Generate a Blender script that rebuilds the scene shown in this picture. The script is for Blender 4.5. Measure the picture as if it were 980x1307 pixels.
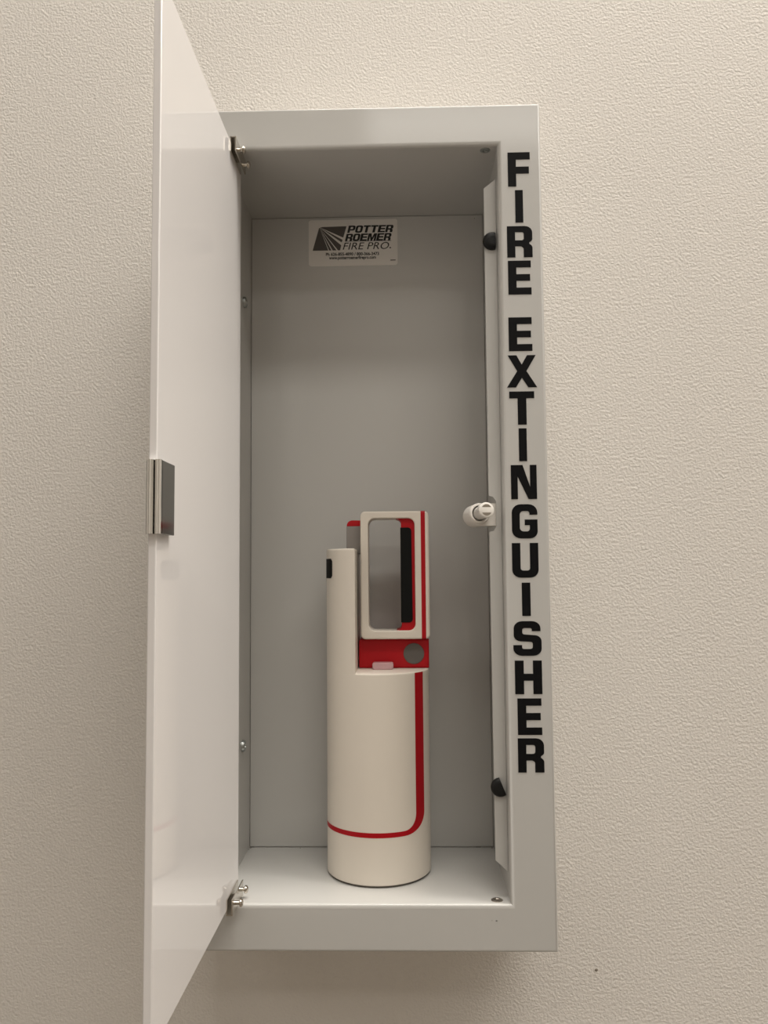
import bpy, bmesh, math
from mathutils import Matrix, Vector

for o in list(bpy.data.objects):
    bpy.data.objects.remove(o)
scene = bpy.context.scene
COL = scene.collection
PI = math.pi

# ------------------------------------------------------------------ camera
F_PX, YAW, PITCH, ROLL = 1052.55, -0.02522, 0.07044, -0.00832
cam_d = bpy.data.cameras.new('camera')
cam = bpy.data.objects.new('camera', cam_d)
COL.objects.link(cam)
fw = Vector((math.sin(YAW) * math.cos(PITCH), math.cos(YAW) * math.cos(PITCH), math.sin(PITCH)))
rt = Vector((math.cos(YAW), -math.sin(YAW), 0))
up = rt.cross(fw)
r2 = math.cos(ROLL) * rt + math.sin(ROLL) * up
u2 = -math.sin(ROLL) * rt + math.cos(ROLL) * up
M = Matrix((r2, u2, -fw)).transposed().to_4x4()
M.translation = Vector((0.04024, -0.66039, -0.04533))
cam.matrix_world = M
cam_d.sensor_fit = 'HORIZONTAL'
cam_d.sensor_width = 36
cam_d.lens = F_PX / 980 * 36
cam_d.clip_start = 0.01
scene.camera = cam

# ------------------------------------------------------------------ world, lamps, exposure
world = bpy.data.worlds.new('room_light')
scene.world = world
world.use_nodes = True
world.node_tree.nodes['Background'].inputs[0].default_value = (1.0, 0.87, 0.74, 1)
world.node_tree.nodes['Background'].inputs[1].default_value = 0.0


def area(name, loc, target, sx, sy, power, col):
    d = bpy.data.lights.new(name, 'AREA')
    d.shape = 'RECTANGLE'
    d.size, d.size_y, d.energy, d.color = sx, sy, power, col
    o = bpy.data.objects.new(name, d)
    COL.objects.link(o)
    o.location = loc
    o.rotation_euler = (Vector(target) - Vector(loc)).to_track_quat('-Z', 'Y').to_euler()
    return o


WARM = (1.0, 0.955, 0.89)
area('ceiling_lamp_near', (0.65, -0.29, 2.50), (0.65, -0.29, 0), 1.9, 0.45, 71, WARM)
area('ceiling_lamp_mid', (0.58, -1.86, 2.50), (0.58, -1.86, 0), 1.9, 0.45, 33, WARM)
area('ceiling_lamp_far', (0.80, -3.90, 2.50), (0.80, -3.90, 0), 1.9, 0.45, 21, WARM)
area('ceiling_lamp_side', (2.40, -0.60, 2.50), (2.40, -0.60, 0), 1.9, 0.45, 35, WARM)
area('ceiling_lamp_back', (-2.10, -3.30, 2.50), (-2.10, -3.30, 0), 1.9, 0.45, 14, WARM)

scene.view_settings.view_transform = 'Standard'
scene.view_settings.look = 'None'
scene.view_settings.gamma = 1
scene.view_settings.use_curve_mapping = False
scene.view_settings.exposure = 0.07


# ------------------------------------------------------------------ materials
def mat(name, col, rough=0.5, metal=0.0, coat=0.0, spec=0.5, bump=None, trans=0.0, ior=1.45,
        vary=None, sss=0.0, coat_rough=0.03):
    m = bpy.data.materials.new(name)
    m.use_nodes = True
    nt = m.node_tree
    b = nt.nodes['Principled BSDF']
    b.inputs['Base Color'].default_value = (*col, 1)
    b.inputs['Roughness'].default_value = rough
    b.inputs['Metallic'].default_value = metal
    b.inputs['Coat Weight'].default_value = coat
    b.inputs['Coat Roughness'].default_value = coat_rough
    b.inputs['Specular IOR Level'].default_value = spec
    b.inputs['Transmission Weight'].default_value = trans
    b.inputs['IOR'].default_value = ior
    if sss:
        b.inputs['Subsurface Weight'].default_value = sss
        b.inputs['Subsurface Radius'].default_value = (0.01, 0.009, 0.008)
        b.inputs['Subsurface Scale'].default_value = 1.0
    tc = nt.nodes.new('ShaderNodeTexCoord')
    if vary:
        sc, amt = vary
        n = nt.nodes.new('ShaderNodeTexNoise')
        n.inputs['Scale'].default_value = sc
        n.inputs['Detail'].default_value = 5
        r = nt.nodes.new('ShaderNodeValToRGB')
        r.color_ramp.elements[0].position = 0.3
        r.color_ramp.elements[1].position = 0.7
        r.color_ramp.elements[0].color = (*[c * (1 - amt) for c in col], 1)
        r.color_ramp.elements[1].color = (*[min(1, c * (1 + amt)) for c in col], 1)
        nt.links.new(tc.outputs['Object'], n.inputs['Vector'])
        nt.links.new(n.outputs['Fac'], r.inputs['Fac'])
        nt.links.new(r.outputs['Color'], b.inputs['Base Color'])
    if bump:
        prev = None
        for sc, st, dist in bump:
            n = nt.nodes.new('ShaderNodeTexNoise')
            n.inputs['Scale'].default_value = sc
            n.inputs['Detail'].default_value = 3
            n.inputs['Roughness'].default_value = 0.45
            nt.links.new(tc.outputs['Object'], n.inputs['Vector'])
            bp = nt.nodes.new('ShaderNodeBump')
            bp.inputs['Strength'].default_value = st
            bp.inputs['Distance'].default_value = dist
            nt.links.new(n.outputs['Fac'], bp.inputs['Height'])
            if prev:
                nt.links.new(prev.outputs['Normal'], bp.inputs['Normal'])
            prev = bp
        nt.links.new(prev.outputs['Normal'], b.inputs['Normal'])
    return m


M_WALL = mat('painted_plaster', (0.735, 0.70, 0.652), 0.7, spec=0.25, vary=(1.3, 0.02),
             bump=((400, 0.6, 0.0013), (760, 0.4, 0.0008)))
M_FLOOR = mat('floor_vinyl', (0.20, 0.17, 0.14), 0.6)
M_CEIL = mat('ceiling_paint', (0.72, 0.69, 0.65), 0.8)
M_STEEL = mat('grey_white_enamel', (0.525, 0.518, 0.495), 0.4, spec=0.3, coat=0.5, coat_rough=0.10, bump=((900, 0.03, 0.0003),))
M_DOOR = mat('white_acrylic', (0.93, 0.89, 0.855), 0.03, spec=0.5)
_nt = M_DOOR.node_tree                   # opal sheet: part of the light passes through, glossy skin on top
_df = _nt.nodes.new('ShaderNodeBsdfDiffuse')
_tr = _nt.nodes.new('ShaderNodeBsdfTranslucent')
_gl = _nt.nodes.new('ShaderNodeBsdfGlossy')
_fr = _nt.nodes.new('ShaderNodeFresnel')
_fr.inputs['IOR'].default_value = 1.49
_gl.inputs['Roughness'].default_value = 0.0
_gl.inputs['Color'].default_value = (1, 1, 1, 1)
for _n in (_df, _tr):
    _n.inputs['Color'].default_value = (0.95, 0.925, 0.915, 1)
_mx = _nt.nodes.new('ShaderNodeMixShader')
_m2 = _nt.nodes.new('ShaderNodeMixShader')
_mx.inputs[0].default_value = 0.10
_nt.links.new(_df.outputs[0], _mx.inputs[1])
_nt.links.new(_tr.outputs[0], _mx.inputs[2])
_nt.links.new(_fr.outputs[0], _m2.inputs[0])
_nt.links.new(_mx.outputs[0], _m2.inputs[1])
_nt.links.new(_gl.outputs[0], _m2.inputs[2])
_nt.links.new(_m2.outputs[0], _nt.nodes['Material Output'].inputs[0])
M_CHROME = mat('polished_chrome', (0.88, 0.87, 0.85), 0.07, metal=1.0)
M_PULL = mat('chrome_dark_reflection', (0.30, 0.30, 0.29), 0.12, metal=1.0)  # same chrome as the ridges, its dark reflection put into the colour
M_NICKEL = mat('nickel_plate', (0.60, 0.56, 0.50), 0.2, metal=1.0)
M_ZINC = mat('zinc_screw', (0.36, 0.38, 0.37), 0.32, metal=1.0)
M_RUBBER = mat('black_rubber', (0.008, 0.008, 0.008), 0.45, spec=0.3)
M_VINYL = mat('black_vinyl_letter', (0.006, 0.006, 0.0065), 0.6, spec=0.1)
M_CREAM = mat('extinguisher_white', (0.72, 0.665, 0.585), 0.4, spec=0.35)
M_RED = mat('extinguisher_red', (0.40, 0.002, 0.008), 0.4, spec=0.3)
M_REDP = mat('red_plastic', (0.42, 0.003, 0.008), 0.42, spec=0.3)
M_BLACK = mat('black_plastic', (0.006, 0.0065, 0.006), 0.6, spec=0.15)
M_GREYP = mat('grey_plastic', (0.235, 0.215, 0.20), 0.5)
M_GREYB = mat('grey_button', (0.115, 0.105, 0.095), 0.5)
M_CLEAR = mat('clear_plastic', (0.90, 0.62, 0.64), 0.25, trans=0.5, ior=1.4)
M_LOCK = mat('white_lock_plastic', (0.78, 0.75, 0.70), 0.35)
M_SLOT = mat('lock_slot', (0.22, 0.19, 0.15), 0.4)
M_STICKER = mat('label_paper', (0.72, 0.69, 0.65), 0.35)
M_INKG = mat('label_ink_grey', (0.085, 0.075, 0.068), 0.5)
M_INK = mat('label_ink_black', (0.010, 0.010, 0.010), 0.5)
M_CHIP = mat('paint_chip', (0.05, 0.045, 0.04), 0.8)
M_BASE = mat('dark_base_rim', (0.10, 0.09, 0.075), 0.6)


# ------------------------------------------------------------------ helpers
def link(name, me, m, parent=None, smooth=None):
    me.materials.append(m)
    o = bpy.data.objects.new(name, me)
    COL.objects.link(o)
    if parent:
        o.parent = parent
    if smooth is not None:
        me.set_sharp_from_angle(angle=math.radians(smooth))
        for p in me.polygons:            # broad flat faces keep their own normal
            p.use_smooth = not (max(abs(c) for c in p.normal) > 0.99999 and p.area > 1e-5)
    return o


def fin(name, bm, m, parent=None, smooth=None):
    bmesh.ops.remove_doubles(bm, verts=bm.verts, dist=1e-7)
    bmesh.ops.recalc_face_normals(bm, faces=bm.faces)
    me = bpy.data.meshes.new(name)
    bm.to_mesh(me)
    bm.free()
    return link(name, me, m, parent, smooth)


def box(bm, x0, x1, y0, y1, z0, z1, bev=0, seg=2):
    r = bmesh.ops.create_cube(bm, size=1)
    for v in r['verts']:
        v.co = Vector(((x0 + x1) / 2 + v.co.x * (x1 - x0), (y0 + y1) / 2 + v.co.y * (y1 - y0),
                       (z0 + z1) / 2 + v.co.z * (z1 - z0)))
    if bev:
        es = {e for v in r['verts'] for e in v.link_edges}
        bmesh.ops.bevel(bm, geom=list(es), offset=bev, segments=seg, affect='EDGES', profile=0.5)


def prism(bm, pts, axis, a, b, bev=0, seg=2):
    """extrude a 2-D outline along an axis ('x','y','z') from a to b"""
    def P(p, t):
        return {'x': (t, p[0], p[1]), 'y': (p[0], t, p[1]), 'z': (p[0], p[1], t)}[axis]
    va = [bm.verts.new(P(p, a)) for p in pts]
    vb = [bm.verts.new(P(p, b)) for p in pts]
    n = len(pts)
    fa = bm.faces.new(va)
    fb = bm.faces.new(vb[::-1])
    for i in range(n):
        bm.faces.new((va[i], vb[i], vb[(i + 1) % n], va[(i + 1) % n]))
    if bev:
        es = list(fa.edges) + list(fb.edges)
        bmesh.ops.bevel(bm, geom=es, offset=bev, segments=seg, affect='EDGES', profile=0.5)


def loft(bm, loops, closed=False, cap=False):
    vs = [[bm.verts.new(p) for p in lp] for lp in loops]
    k = len(vs)
    for i in range(k if closed else k - 1):
        A, B = vs[i], vs[(i + 1) % k]
        n = len(A)
        for j in range(n):
            bm.faces.new((A[j], A[(j + 1) % n], B[(j + 1) % n], B[j]))
    if cap:
        bm.faces.new(vs[0])
        bm.faces.new(vs[-1][::-1])


def rr(x0, x1, z0, z1, r, n=6):
    """rounded rectangle outline (2-D)"""
    out = []
    for cx, cz, a0 in ((x1 - r, z1 - r, 0), (x0 + r, z1 - r, 90), (x0 + r, z0 + r, 180), (x1 - r, z0 + r, 270)):
        for i in range(n + 1):
            a = math.radians(a0 + 90 * i / n)
            out.append((cx + r * math.cos(a), cz + r * math.sin(a)))
    return out


def lathe(bm, p0, d, prof, n=24, cap=True):
    """revolve (distance along d, radius) about the line through p0"""
    d = Vector(d).normalized()
    a = d.orthogonal().normalized()
    b = d.cross(a)
    p0 = Vector(p0)
    loft(bm, [[p0 + d * t + (a * math.cos(2 * PI * i / n) + b * math.sin(2 * PI * i / n)) * r for i in range(n)]
              for t, r in prof], cap=cap)


def rounded(pts, n=5):
    """polygon with (x, y, radius) corners -> outline"""
    out = []
    k = len(pts)
    for i in range(k):
        x, y, r = (*pts[i], 0)[:3]
        if r <= 0:
            out.append((x, y))
            continue
        p, a, b = Vector((x, y)), Vector(pts[i - 1][:2]), Vector(pts[(i + 1) % k][:2])
        u, w = (a - p).normalized(), (b - p).normalized()
        h = u.angle(w) / 2
        t = r / math.tan(h)
        c = p + (u + w).normalized() * (r / math.sin(h))
        s, e = p + u * t - c, p + w * t - c
        ang = s.angle_signed(e)
        for j in range(n + 1):
            q = Matrix.Rotation(-ang * j / n, 2) @ s
            out.append(tuple(c + q))
    return out


def flat(name, outlines, thick, m, parent, y):
    """filled 2-D outlines (with holes) in the x-z plane, standing proud of plane y towards the viewer"""
    cu = bpy.data.curves.new(name, 'CURVE')
    cu.dimensions = '2D'
    cu.fill_mode = 'BOTH'
    cu.extrude = thick / 2
    for o in outlines:
        sp = cu.splines.new('POLY')
        sp.points.add(len(o) - 1)
        for q, (x, z) in zip(sp.points, o):
            q.co = (x, z, 0, 1)
        sp.use_cyclic_u = True
    return curve_to(name, cu, Matrix.Translation((0, y - thick / 2, 0)) @ Matrix.Rotation(PI / 2, 4, 'X'), m, parent)


def curve_to(name, cu, mw, m, parent):
    t = bpy.data.objects.new('tmp', cu)
    COL.objects.link(t)
    bpy.context.view_layer.update()
    dg = bpy.context.evaluated_depsgraph_get()
    me = bpy.data.meshes.new_from_object(t.evaluated_get(dg))
    bpy.data.objects.remove(t)
    bpy.data.curves.remove(cu)
    me.materials.clear()
    me.transform(mw)
    me.name = name
    return link(name, me, m, parent)


def text(name, body, x0, x1, z0, h, m, parent, y, shear=0.0, offset=0.0):
    """a printed line fitted between x0 and x1, baseline z0, cap height h"""
    cu = bpy.data.curves.new(name, 'FONT')
    cu.body = body
    cu.size = 1.0
    cu.shear = shear
    cu.offset = offset
    cu.extrude = 0.0
    cu.resolution_u = 3
    o = curve_to(name, cu, Matrix.Identity(4), m, parent)
    me = o.data
    xs = [v.co.x for v in me.vertices]
    a, b = min(xs), max(xs)
    for v in me.vertices:
        v.co = Vector((x0 + (v.co.x - a) / (b - a) * (x1 - x0), y, z0 + v.co.y / 0.69 * h))
    return o


def empty(name, loc):
    o = bpy.data.objects.new(name, None)
    o.location = loc
    o.empty_display_size = 0.05
    COL.objects.link(o)
    bpy.context.view_layer.update()
    return o


def tag(o, label, cat, group=None):
    o['label'] = label
    o['category'] = cat
    if group:
        o['group'] = group


def adopt(root):
    """parts are modelled in world coordinates; keep them there under a root that is not at the origin"""
    bpy.context.view_layer.update()
    inv = root.matrix_world.inverted()
    for c in root.children:
        c.matrix_parent_inverse = inv


# ------------------------------------------------------------------ setting
WY = 0.1375
for nm, b_, m_ in (('wall_back', (-5, 5.5, WY, WY + 0.1, -1.25, 2.55), M_WALL),
                   ('floor', (-5, 5.5, -5.0, WY + 0.1, -1.30, -1.25), M_FLOOR),
                   ('wall_front', (-5, 5.5, -5.1, -5.0, -1.25, 2.55), M_WALL),
                   ('wall_left', (-5.1, -5, -5.1, WY + 0.1, -1.25, 2.55), M_WALL),
                   ('wall_right', (5.5, 5.6, -5.1, WY + 0.1, -1.25, 2.55), M_WALL),
                   ('ceiling', (-5, 5.5, -5.0, WY + 0.1, 2.55, 2.60), M_CEIL)):
    bm = bmesh.new()
    box(bm, *b_)
    w = fin(nm, bm, m_)
    w['kind'] = 'structure'

bm = bmesh.new()
bmesh.ops.create_icosphere(bm, subdivisions=2, radius=.5)
for v in bm.verts:
    v.co = Vector((.2136 + v.co.x * .0032, WY + v.co.y * .0012, -.4169 + v.co.z * .0028))
fin('plaster_nick', bm, M_SLOT, bpy.data.objects['wall_back'])

# ------------------------------------------------------------------ cabinet
XL, XR, ZB, ZT, D = -0.1092, 0.1201, -0.305, 0.305, 0.135
OXL, OXR, OZB, OZT = -0.1443, 0.1552, -0.3403, 0.3392
cab = empty('fire_extinguisher_cabinet', (0.0055, WY, OZB))
tag(cab, 'light grey steel wall cabinet with open white door and black FIRE EXTINGUISHER letters', 'cabinet')

# front frame: one folded sheet swept round the opening
prof = [(0.0, 0.016)]
rA, rB = 0.0030, 0.0020
for i in range(6):
    a = PI / 2 * i / 5
    prof.append((rA * (1 - math.cos(a)), rA * (1 - math.sin(a))))
for i in range(5):
    a = PI / 2 * i / 4
    prof.append((1 - rB * (1 - math.sin(a)) if i else 1 - rB, rB * (1 - math.cos(a))))
prof.append((1.0, WY - 0.0005))
loops = []
E = 0.0005
for s, y in prof:
    def mix(a, b, s=s):
        L = abs(b - a)
        sg = 1 if b > a else -1
        off = s * L if s >= 0.9 and s > 0.5 else s
        if s > 0.5:
            off = L - (1 - s)
        return a + sg * off
    x0, x1 = mix(XL + E, OXL), mix(XR - E, OXR)
    z0, z1 = mix(ZB + E, OZB), mix(ZT - E, OZT)
    loops.append([(x0, y, z0), (x1, y, z0), (x1, y, z1), (x0, y, z1)])
bm = bmesh.new()
loft(bm, loops)
frame = fin('front_frame', bm, M_STEEL, cab, 40)
frame['label'] = 'light grey painted front frame'

T = 0.0012
for nm, b in (('back_panel', (XL + .0004, XR - .0004, D, D + T, ZB + .0005, ZT - .0005)),
              ('side_panel', (XL - T, XL, 0.004, D + T, ZB - T, ZT + T)),
              ('side_panel', (XR, XR + T, 0.004, D + T, ZB - T, ZT + T)),
              ('top_panel', (XL, XR, 0.004, D + T, ZT, ZT + T)),
              ('bottom_panel', (XL, XR, 0.004, D - .0004, ZB - T, ZB))):
    bm = bmesh.new()
    box(bm, *b)
    p = fin(nm, bm, M_STEEL, cab)
    if nm == 'back_panel':
        back = p

# strike strip on the hinge-less side, with chamfered ends and a notch round the lock
bm = bmesh.new()
pts = [(.1194, -.2850), (.1194, .2825), (.1094, .2745), (.1092, .0155), (.1098, .0145), (.1125, .0140), (.1150, .0105),
       (.1150, -.0105), (.1128, -.0140), (.1098, -.0145), (.1092, -.0155), (.1096, -.2760)]
prism(bm, pts, 'y', 0.0150, 0.0164)
prism(bm, [(.1182, -.2850), (.1194, -.2850), (.1194, .2825), (.1182, .2825)], 'y', 0.0164, 0.036)
strip = fin('strike_strip', bm, M_STEEL, cab)


def bumper(cx, cz, tilt, cut):
    """half-round rubber dome, the flat side turned to the frame"""
    bm = bmesh.new()
    R, H = 0.0075, 0.0045
    a0 = math.acos(cut / R)
    n = 20
    rim = [(R * math.cos(a0 + (2 * PI - 2 * a0) * i / n), R * math.sin(a0 + (2 * PI - 2 * a0) * i / n)) for i in range(n + 1)]
    loops = []
    for s, h in ((1, 0), (1, .35), (.94, .7), (.8, .92), (.5, 1.0)):
        lp = []
        for x, z in rim:
            X = (x - cut) * s + cut
            Z = z * s
            lp.append((cx + X * math.cos(tilt) - Z * math.sin(tilt), 0.0151 - H * h, cz + X * math.sin(tilt) + Z * math.cos(tilt)))
        loops.append(lp)
    loft(bm, loops, cap=True)
    fin('rubber_bumper', bm, M_RUBBER, strip, 50)


bumper(.1153, .2285, 0, .0030)
bumper(.1142, -.2190, math.radians(22), .0022)

# cam lock
bm = bmesh.new()
p_b, p_f = Vector((.0975, .033, -.0012)), Vector((.1048, -.010, .0015))
ax = (p_f - p_b).normalized()
L = (p_f - p_b).length
lathe(bm, p_b, ax, [(0, .0086), (.002, .0092), (.017, .0086), (.0225, .0084), (.0235, .0078), (.0235, .0066), (.016, .0066)], 28)
prism(bm, rr(.0975, .1193, -.0096, .0088, .003, 4), 'y', .0175, .034)
lock = fin('lock_barrel', bm, M_LOCK, cab, 40)
bm = bmesh.new()
lathe(bm, p_b, ax, [(.016, .0052), (L - .0095, .0054), (L - .008, .0060), (L - .001, .0062), (L - .0003, .0060), (L, .0054)], 28)
fin('lock_knob', bm, M_LOCK, lock, 40)
for sg in (1, -1):
    bm = bmesh.new()
    right = Vector((0, 0, 1)).cross(-ax).normalized()
    upv = right.cross(ax) * -1
    if upv.z < 0:
        upv = -upv
    pts = []
    for i in range(11):
        a = math.radians(28 + 124 * i / 10)
        pts.append((.0042 * math.cos(a), .0046 * math.sin(a)))
    va = [bm.verts.new(p_f + right * x + upv * (sg * z) + ax * .00005) for x, z in pts]
    vb = [bm.verts.new(p_f + right * x + upv * (sg * z) - ax * .0006) for x, z in pts]
    bm.faces.new(va)
    bm.faces.new(vb[::-1])
    for i in range(len(pts)):
        j = (i + 1) % len(pts)
        bm.faces.new((va[i], vb[i], vb[j], va[j]))
    fin('key_slot', bm, M_SLOT, lock)


def screw(parent, p, d, r, m, depth=0.0009):
    bm = bmesh.new()
    lathe(bm, p, d, [(0, r), (depth * .5, r), (depth, r * .82), (depth, r * .45), (depth * .35, r * .38)], 20)
    lathe(bm, p, d, [(0, r * .3), (depth * .8, r * .18)], 8)
    return fin('screw', bm, m, parent, 35)


screw(cab, (.1105, .0087, ZT - E), (0, 0, -1), .0042, M_ZINC)
screw(cab, (.1095, .0087, ZB + E), (0, 0, 1), .0046, M_NICKEL)
screw(cab, (XL, .0960, .2070), (1, 0, 0), .0052, M_ZINC, .003)
screw(cab, (XL, .0966, -.2031), (1, 0, 0), .0052, M_ZINC, .003)

# small chips and specks in the enamel
for (x, y, z, sx, sy, sz) in ((-.1080, .1325, ZB + .0001, .0030, .0016, .0003), (-.1065, .1345, ZB + .0002, .0045, .0006, .0005),
                              (-.1086, .1270, ZB + .0002, .0006, .0022, .0004), (-.061, .1315, ZB + .0001, .0012, .0010, .0003),
                              (.106, .1345, ZB + .0002, .0060, .0006, .0005), (.1185, .1320, ZB + .0002, .0010, .003, .0005),
                              (.108, -.0001, -.3165, .0018, .0002, .0007), (.1045, -.0001, -.3163, .0007, .0002, .0004),
                              (.112, .1348, ZT - .004, .0008, .0005, .0008)):
    bm = bmesh.new()
    bmesh.ops.create_icosphere(bm, subdivisions=1, radius=.5)
    for v in bm.verts:
        v.co = Vector((x + v.co.x * sx, y + v.co.y * sy, z + v.co.z * sz))
    fin('paint_chip', bm, M_CHIP, cab)

# ------------------------------------------------------------------ block letters
GW, GH = 20.0, 29.0


def glyph(c):
    """outlines in a 20 x 29 box"""
    S, B = 6.8, 5.8      # stem and bar
    if c == 'I':
        return [[(0, 0), (20, 0), (20, 29), (0, 29)]]
    if c == 'F':
        return [[(0, 0), (7.4, 0), (7.4, 10.9), (19.0, 10.9), (19.0, 16.8), (7.4, 16.8), (7.4, 22.9), (20, 22.9), (20, 29), (0, 29)]]
    if c == 'E':
        return [[(0, 0), (20, 0), (20, 5.9), (7.2, 5.9), (7.2, 11.7), (19.0, 11.7), (19.0, 17.4), (7.2, 17.4), (7.2, 23.2),
                 (19.8, 23.2), (19.8, 29), (0, 29)]]
    if c == 'T':
        return [[(6.6, 0), (13.6, 0), (13.6, 23), (20, 23), (20, 29), (0, 29), (0, 23), (6.6, 23)]]
    if c == 'H':
        return [[(0, 0), (6.6, 0), (6.6, 11.6), (13.4, 11.6), (13.4, 0), (20, 0), (20, 29), (13.4, 29), (13.4, 17.6),
                 (6.6, 17.6), (6.6, 29), (0, 29)]]
    if c == 'N':
        return [[(0, 0), (5.2, 0), (5.2, 19.2), (13.4, 0), (20, 0), (20, 29), (14.8, 29), (14.8, 10.4), (9.2, 29), (0, 29)]]
    if c == 'M':
        return [[(0, 0), (4.8, 0), (4.8, 18), (8.2, 0), (11.8, 0), (15.2, 18), (15.2, 0), (20, 0), (20, 29), (13, 29),
                 (10, 12), (7, 29), (0, 29)]]
    if c == 'X':
        return [[(0, 0), (5.9, 0), (10, 8.6), (14.1, 0), (20, 0), (13.1, 14.7), (19.4, 29), (13.6, 29), (10, 20.6), (6.6, 29),
                 (.8, 29), (6.9, 14.7)]]
    if c == 'U':
        return [rounded([(0, 29), (0, 0, 6.5), (20, 0, 6.5), (20, 29), (13.6, 29), (13.6, 6, 2), (6.4, 6, 2), (6.4, 29)])]
    if c == 'O':
        return [rounded([(0, 0, 6.5), (20, 0, 6.5), (20, 29, 6.5), (0, 29, 6.5)]),
                rounded([(6.4, 6, 2), (13.6, 6, 2), (13.6, 23, 2), (6.4, 23, 2)])]
    if c == 'P':
        return [rounded([(0, 0), (6.6, 0), (6.6, 9.5), (20, 9.5, 5.5), (20, 29, 5.5), (0, 29)]),
                rounded([(6.6, 15), (13.6, 15, 1.6), (13.6, 23.4, 1.6), (6.6, 23.4)])]
    if c == 'R':
        return [rounded([(0, 0), (6.4, 0), (6.4, 10.2), (11.2, 10.2, 2.2), (13.0, 8.4, 1), (13.0, 0), (20, 0), (20, 10.5, 4.0),
                         (16.6, 13.2, 1.2), (20, 15.5, 3.0), (20, 29, 6.0), (0, 29)]),
                rounded([(6.4, 15.8), (13.3, 15.8, 1.8), (13.3, 23.4, 1.8), (6.4, 23.4)])]
    if c == 'G':
        return [rounded([(0, 0, 7), (20, 0, 6), (20, 16.0), (10.0, 16.0), (10.0, 11.2), (13.9, 11.2), (13.9, 6.0, 2.2), (6.2, 6.0, 3),
                         (6.2, 23.2, 3), (13.8, 23.2, 2), (13.8, 20.0), (20, 20.0), (20, 29, 7), (0, 29, 7)])]
    if c == 'S':
        return [rounded([(0, 9.0), (0, 0, 6.0), (20, 0, 6.0), (20, 16.8, 5.0), (6.5, 18.0, 1.6), (6.5, 23.2, 1.6), (13.2, 23.2, 1.4),
                         (13.2, 20.6), (19.4, 20.6), (19.4, 29, 6.0), (.4, 29, 6.0), (.4, 12.4, 5.0), (13.7, 11.6, 1.6),
                         (13.7, 5.7, 1.6), (6.2, 5.7, 1.4), (6.2, 9.0)])]


def letter(name, c, x0, x1, z0, z1, m, parent, y, thick, shear=0.0):
    outs = [[(x0 + px / GW * (x1 - x0) + shear * (pz / GH) * (z1 - z0), z0 + pz / GH * (z1 - z0)) for px, pz in o] for o in glyph(c)]
    return flat(name, outs, thick, m, parent, y)


for c, x0, x1, z0, z1 in (
        ('F', 0.1279, 0.1461, 0.2685, 0.2975), ('I', 0.1334, 0.1398, 0.2380, 0.2654), ('R', 0.1262, 0.1468, 0.2088, 0.2350),
        ('E', 0.1265, 0.1453, 0.1778, 0.2060), ('E', 0.1260, 0.1450, 0.1310, 0.1588), ('X', 0.1239, 0.1482, 0.1011, 0.1275),
        ('T', 0.1255, 0.1456, 0.0707, 0.0978), ('I', 0.1325, 0.1389, 0.0411, 0.0677), ('N', 0.1256, 0.1462, 0.0105, 0.0380),
        ('G', 0.1257, 0.1461, -0.0210, 0.0064), ('U', 0.1253, 0.1462, -0.0522, -0.0246), ('I', 0.1325, 0.1393, -0.0824, -0.0561),
        ('S', 0.1250, 0.1473, -0.1137, -0.0865), ('H', 0.1258, 0.1471, -0.1436, -0.1174), ('E', 0.1273, 0.1463, -0.1752, -0.1469),
        ('R', 0.1270, 0.1474, -0.2041, -0.1778)):
    o = letter('letter', c, x0, x1, z0, z1, M_VINYL, frame, 0.00002, 0.00025)
    o['label'] = 'black block letter ' + c

# ------------------------------------------------------------------ maker's label on the back panel
LX0, LX1, LZ0, LZ1 = -.0523, .0358, .2552, .3020
bm = bmesh.new()
prism(bm, rr(LX0, LX1, LZ0, LZ1, .0025, 5), 'y', D - .0004, D + .0002)
lab = fin('maker_label', bm, M_STICKER, back)
lab['label'] = 'white rectangular maker label with black and grey print'


def lp(px, py):
    """label layout units (0..980 grid of the printed card) to world"""
    return (LX0 + (px - 97) / (887 - 97) * (LX1 - LX0), LZ1 - (py - 405) / (845 - 405) * (LZ1 - LZ0))


YI = D - .00045
tri = []
A = (192, 472)
for a, b in (([(132, 697)], (272, 697)), ([(279, 697)], (300, 697)), ([(311, 697)], (345, 697)), ([(358, 697), (376, 697)], (387, 650)),
             ([(391, 622)], (399, 598)), ([(405, 576)], (435, 468))):
    P = a + [b]
    # each wedge starts a little way out from the apex
    f = P[0]
    l = P[-1]
    s0 = .04
    s1 = .04
    if b == (435, 468):
        s1 = .12
    o = [lp(A[0] + (f[0] - A[0]) * s0, A[1] + (f[1] - A[1]) * s0)] + [lp(*q) for q in P] + \
        [lp(A[0] + (l[0] - A[0]) * s1, A[1] + (l[1] - A[1]) * s1)]
    tri.append(o)
for o in tri:
    flat('logo_ray', [o], .0001, M_INKG, lab, YI)


def row(word, x0, x1, y0, y1, gap, wide=None):
    n = len(word)
    ws = [(wide or {}).get(c, 1.0) for c in word]
    tot = x1 - x0
    k = (tot - gap * (n - 1)) / sum(ws)
    x = x0
    for c, w_ in zip(word, ws):
        a, b = lp(x, y1), lp(x + w_ * k, y0)
        letter('print_letter', c, a[0], b[0], a[1], b[1], M_INK, lab, YI, .0001, 0.24)
        x += w_ * k + gap


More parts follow.
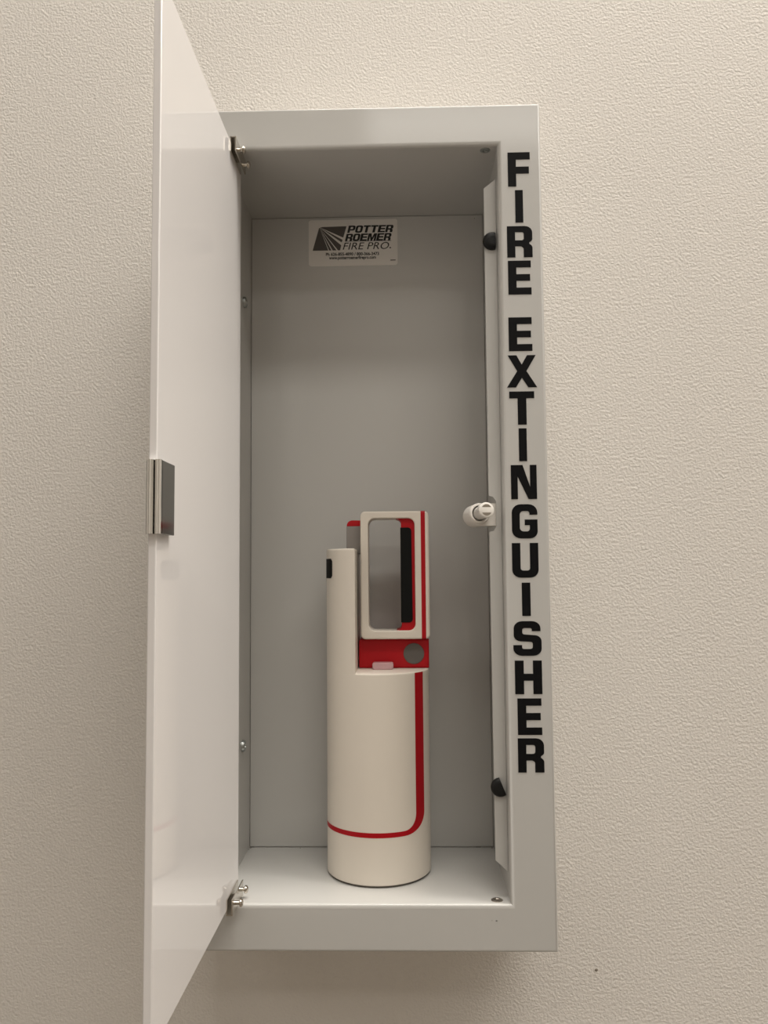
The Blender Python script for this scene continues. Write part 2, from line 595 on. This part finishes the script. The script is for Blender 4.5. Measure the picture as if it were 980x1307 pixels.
row('POTTER', 440, 840, 463, 532, 4)
row('ROEMER', 420, 822, 541, 610, 4, {'M': 1.25})
bm = bmesh.new()
a, b = lp(420, 615), lp(832, 611)
box(bm, a[0], b[0], YI - .0001, YI, a[1], b[1])
fin('rule_line', bm, M_INKG, lab)
a, b = lp(400, 692), lp(812, 625)
text('print_line', 'FIRE PRO', a[0], b[0], a[1], b[1] - a[1], M_INK, lab, YI - .0001, 0.25)
bm = bmesh.new()
a, b = lp(815, 686), lp(828, 674)
box(bm, a[0], b[0], YI - .0001, YI, a[1], b[1])
fin('print_dot', bm, M_INK, lab)
a, b = lp(250, 748), lp(722, 720)
text('print_line', 'Ph 626-855-4890 / 800-366-3473', a[0], b[0], a[1], b[1] - a[1], M_INK, lab, YI - .0001, 0, .03)
a, b = lp(278, 782), lp(694, 753)
text('print_line', 'www.potterroemerfirepro.com', a[0], b[0], a[1], b[1] - a[1], M_INK, lab, YI - .0001, 0, .03)
bm = bmesh.new()
a, b = lp(822, 803), lp(868, 794)
box(bm, a[0], b[0], YI - .0001, YI, a[1], b[1])
fin('fine_print', bm, M_INKG, lab)

# ------------------------------------------------------------------ door
XD, TH = -.0975, .0048
bm = bmesh.new()
box(bm, XD - TH, XD, -.2068, .0236, -.3018, .3018, .0007, 3)
door = fin('door', bm, M_DOOR, cab, 30)
door['label'] = 'glossy white acrylic door panel swung open'

for sg in (1, -1):
    # folded clip on the door face, closed along the top (or bottom) edge
    bm = bmesh.new()
    zi, zo = sg * .2926, sg * .3044
    x0, x1 = XD + .0001, -.0925
    t = .0009
    out = [(x0, zi), (x0, zo), (x1, zo), (x1, zi), (x1 - t, zi), (x1 - t, zo - sg * t), (x0 + t, zo - sg * t), (x0 + t, zi)]
    prism(bm, out, 'y', -.0225, .0185)
    fin('hinge_clip', bm, M_NICKEL, door)
    for y, z in ((-.0085, sg * .3000), (.0115, sg * .2975)):
        bm = bmesh.new()
        lathe(bm, (-.0966, y, z), (1, 0, 0), [(.0034, .0016), (.0068, .0016), (.0068, .0029), (.0074, .0032), (.0085, .0029), (.0093, .0018), (.0096, .0005)], 16)
        fin('hinge_bolt', bm, M_NICKEL, door, 40)

# bright pull clipped over the free edge: flat legs on both faces, two rolled ridges over the edge
bm = bmesh.new()
XP = -.0943
prism(bm, [(XD + .0001, -.1832), (XP, -.1832), (XP, -.2080), (XD + .0001, -.2080)], 'z', -.0243, .0170, .0004, 2)
prism(bm, [(XD - TH - .0008, -.1920), (XD - TH - .0001, -.1920), (XD - TH - .0001, -.2080), (XD - TH - .0008, -.2080)], 'z', -.0243, .0170)
pull = fin('door_pull', bm, M_PULL, door, 40)
pull['label'] = 'chrome pull clipped on the door edge, dark reflection put into its colour'
bm = bmesh.new()
out = [(XP, -.2070), (XP, -.2086)]
for cxr in (-.0961, -.1002):
    for i in range(11):
        a = math.radians(-8 - 164 * i / 10)
        out.append((cxr + .0019 * math.cos(a), -.2086 + .0030 * math.sin(a)))
    if cxr > -.1:
        out.append((-.09815, -.2073))
out += [(-.1025, -.2086), (-.1025, -.2070)]
prism(bm, out, 'z', -.0243, .0170)
fin('pull_edge', bm, M_CHROME, door, 50)
adopt(cab)

# ------------------------------------------------------------------ fire extinguisher
EX, EY, ER = .0150, .0780, .0450
Z0, ZL, ZC = -.3050, -.1317, -.0267      # foot, ledge, top of the tall side
XC = -.0025                              # cut plane of the notch
ext = empty('fire_extinguisher', (EX, EY, Z0))
tag(ext, 'white cylindrical fire extinguisher with red stripe and loop handle standing inside the cabinet', 'fire extinguisher')


def circ(r, n=96):
    return [(EX + r * math.sin(2 * PI * i / n), EY - r * math.cos(2 * PI * i / n)) for i in range(n)]


bm = bmesh.new()
loops = []
for z, r in ((Z0 + .0016, ER - .0008), (Z0 + .0024, ER), (Z0 + .0034, ER), (ZL - .0016, ER), (ZL - .0006, ER), (ZL - .0002, ER - .0002), (ZL, ER - .0008)):
    loops.append([(x, y, z) for x, y in circ(r)])
loft(bm, loops, cap=True)
# tall side: the cylinder carried on up, left of the cut plane
a1 = math.asin((XC - EX) / ER)           # front corner of the segment
seg = []
n = 40
for i in range(n + 1):
    a = a1 - (PI + 2 * a1) * i / n
    seg.append((EX + ER * math.sin(a), EY - ER * math.cos(a)))
cxs = sum(p[0] for p in seg) / len(seg)
cys = sum(p[1] for p in seg) / len(seg)


def shrink(k):
    return [((x - cxs) * (1 - k / .02) + cxs, (y - cys) * (1 - k / .04) + cys) for x, y in seg]


loops = [[(x, y, ZL - .001) for x, y in seg]]
for z, k in ((ZC - .0024, 0), (ZC - .0014, 0), (ZC - .0004, .0004), (ZC, .0013)):
    loops.append([(x, y, z) for x, y in (shrink(k) if k else seg)])
loft(bm, loops, cap=True)
fin('body', bm, M_CREAM, ext, 35)

bm = bmesh.new()
loft(bm, [[(x, y, z) for x, y in circ(r)] for z, r in ((Z0, ER - .0016), (Z0 + .0017, ER - .0010))], cap=True)
fin('base_rim', bm, M_BASE, ext)


def cyl_patch(rows, off=.00012):
    """quads on the cylinder; rows of (angle, z) pairs of equal length"""
    bm = bmesh.new()
    vs = [[bm.verts.new((EX + (ER + off) * math.sin(a), EY - (ER + off) * math.cos(a), z)) for a, z in r] for r in rows]
    for A, B in zip(vs, vs[1:]):
        for j in range(len(A) - 1):
            bm.faces.new((A[j], A[j + 1], B[j + 1], B[j]))
    return bm


# painted stripe: down the right, round a corner, then around the body to the left
phi0, phi1 = .797, 1.057                 # inner and outer angle of the upright
zr1, zr0 = -.2608, -.2648                # upper and lower edge of the ring
ri = .0125
rows = []
for i in range(9):
    z = ZL - .0006 + (zr1 + ri - (ZL - .0006)) * i / 8
    rows.append([(phi0, z), (phi0 + (phi1 - phi0) / 2, z), (phi1, z)])
cz, cphi = zr1 + ri, phi0 - ri / ER
for i in range(1, 13):
    a = PI / 2 * i / 12
    ia, iz = cphi + ri / ER * math.cos(a), cz - ri * math.sin(a)
    ro_a = (phi1 - cphi)
    oa, oz = cphi + ro_a * math.cos(a), cz - (cz - zr0) * math.sin(a)
    rows.append([(ia, iz), ((ia + oa) / 2, (iz + oz) / 2), (oa, oz)])
for i in range(1, 61):
    a = cphi - (cphi + PI * 1.1) * i / 60
    rows.append([(a, zr1), (a, (zr1 + zr0) / 2), (a, zr0)])
fin('red_stripe', cyl_patch(rows), M_RED, ext, 60)

# black window on the tall side
rows = []
w0, w1, h0, h1 = math.radians(-57), math.radians(-100), -.0350, -.0520
for i in range(15):
    t = i / 14
    a = w0 + (w1 - w0) * t
    e = min(t, 1 - t) * abs(w1 - w0) * ER
    rr_ = .0022
    c = rr_ - math.sqrt(max(0, rr_ ** 2 - (rr_ - min(e, rr_)) ** 2))
    rows.append([(a, h0 - c), (a, (h0 + h1) / 2), (a, h1 + c)])
fin('black_window', cyl_patch(rows, .0003), M_BLACK, ext, 60)

# red block on the ledge: flat front, back following the cylinder
bm = bmesh.new()
YB = .0755
out = [(XC + .0012, YB)]
out += rounded([(XC + .0012, YB), (.0605, YB, .0012), (.0600, YB + .010)])[1:]
RB = ER - .0006
for i in range(17):
    a = math.radians(102 + (203 - 102) * i / 16)
    x = EX + RB * math.sin(a)
    y = EY - RB * math.cos(a)
    if x > XC + .0012:
        out.append((x, y))
out.append((XC + .0012, out[-1][1]))
prism(bm, out, 'z', ZL + .0001, -.1063, .0016, 3)
blk = fin('red_block', bm, M_REDP, ext, 40)
# grey pivot disc let into the block
bm = bmesh.new()
lathe(bm, (.0470, YB - .0003, -.1190), (0, 1, 0), [(0, .0084), (0, .0092), (.0006, .0092)], 40)
fin('pivot_rim', bm, M_BASE, blk, 30)
bm = bmesh.new()
lathe(bm, (.0470, YB - .0006, -.1189), (0, 1, 0), [(0, .0088), (.0006, .0090)], 40)
fin('pivot_disc', bm, M_GREYB, blk, 30)

# clear tamper tab in front of the block
bm = bmesh.new()
prism(bm, rr(.0107, .0290, ZL + .0001, -.1258, .0016, 4), 'y', .0640, .0752, .0007, 2)
fin('tamper_tab', bm, M_CLEAR, ext, 40)

# loop handle
HX0, HX1, HZ0, HZ1, HY0, HY1 = .0008, .0614, -.1056, .0066, .0660, .0900
IX0, IX1, IZ0, IZ1 = .0078, .0487, -.0982, .0003
bm = bmesh.new()
b = .0016


def R3(x0, x1, z0, z1, r, y):
    return [(x, y, z) for x, z in rr(x0, x1, z0, z1, r, 8)]


ro, rin = .0042, .0058
seq = []
for k in range(5):
    a = PI / 2 * k / 4
    d = b * (1 - math.cos(a))            # inset of the outer edge
    seq.append(R3(HX0 + b - b * math.sin(a), HX1 - (b - b * math.sin(a)), HZ0 + b - b * math.sin(a), HZ1 - (b - b * math.sin(a)),
                  ro - (b - b * math.sin(a)), HY0 + b * (1 - math.cos(a))))
seq.append(R3(HX0, HX1, HZ0, HZ1, ro, HY1 - .001))
seq.append(R3(HX0 + .001, HX1 - .001, HZ0 + .001, HZ1 - .001, ro - .001, HY1))
seq.append(R3(IX0, IX1, IZ0, IZ1, rin, HY1))
b2 = .0010
for k in range(4):
    a = PI / 2 * k / 3
    e = b2 * (1 - math.cos(a))
    seq.append(R3(IX0 - e, IX1 + e, IZ0 - e, IZ1 + e, rin + e, HY0 + b2 - b2 * math.sin(a)))
loft(bm, seq, closed=True)
hnd = fin('handle_loop', bm, M_CREAM, ext, 40)
hnd['label'] = 'cream white rounded rectangular loop handle'

# painted stripe on the handle, over the front and the top
bm = bmesh.new()
sx0, sx1 = .0541, .0579
path = [(HY1 - .002, HZ1 + .0001), (HY0 + b, HZ1 + .0001)]
for k in range(1, 5):
    a = PI / 2 * k / 4
    path.append((HY0 + b - (b + .0001) * math.sin(a), HZ1 - b + (b + .0001) * math.cos(a)))
path.append((HY0 - .0001, HZ0 + b))
for k in range(1, 5):
    a = PI / 2 * k / 4
    path.append((HY0 + b - (b + .0001) * math.cos(a), HZ0 + b - (b + .0001) * math.sin(a)))
L_ = [(bm.verts.new((sx0, y, z)), bm.verts.new((sx1, y, z))) for y, z in path]
for p, q in zip(L_, L_[1:]):
    bm.faces.new((p[0], p[1], q[1], q[0]))
fin('handle_stripe', bm, M_RED, hnd, 40)

# red grip liner with black pad inside the right bar
bm = bmesh.new()
out = rounded([(.0335, IZ1 + .0002), (.0367, IZ1 - .0000, .0), (IX1 + .0003, IZ1 - .0007, .0052), (IX1 + .0003, IZ0 + .0002, .0056),
               (.0355, IZ0 + .0001)])
fil = []
for i in range(7):                       # concave fillets into the top and bottom bars
    a = PI / 2 * i / 6
    fil.append((.0367 - .0045 * (1 - math.sin(a)), IZ0 + .0045 * (1 - math.cos(a))))
top = []
for i in range(7):
    a = PI / 2 * i / 6
    top.append((.0367 - .0045 * (1 - math.cos(a)), IZ1 - .0045 * (1 - math.sin(a))))
out = [(IX1 + .0003, IZ1 - .0058), (IX1 + .0003, IZ0 + .0060)]
out = rounded([(.0367, IZ1 + .0001), (IX1 + .0002, IZ1 + .0001, .0058), (IX1 + .0002, IZ0 - .0001, .0058), (.0360, IZ0 - .0001)])
out += fil[:] + top[:]
prism(bm, out, 'y', .0695, .0985)
grip = fin('grip_liner', bm, M_REDP, hnd, 40)
bm = bmesh.new()
prism(bm, rounded([(.0361, -.0078), (.0458, -.0078, .0030), (.0464, -.0913, .0030), (.0361, -.0913)]), 'y', .0686, .0970, .0004, 2)
fin('grip_pad', bm, M_BLACK, grip, 40)

# nozzle stub rising behind the tall side, red cap on grey
bm = bmesh.new()
box(bm, -.0124, .0012, .0800, .0960, ZC - .004, -.0056, .0008, 2)
noz = fin('nozzle_stub', bm, M_GREYP, ext, 40)
bm = bmesh.new()
prism(bm, rounded([(-.0121, -.0056), (.0014, -.0056), (.0014, -.0004), (-.0121, -.0004, .0046)]), 'y', .0802, .0958, .0004, 2)
fin('nozzle_cap', bm, M_REDP, noz, 40)
adopt(ext)
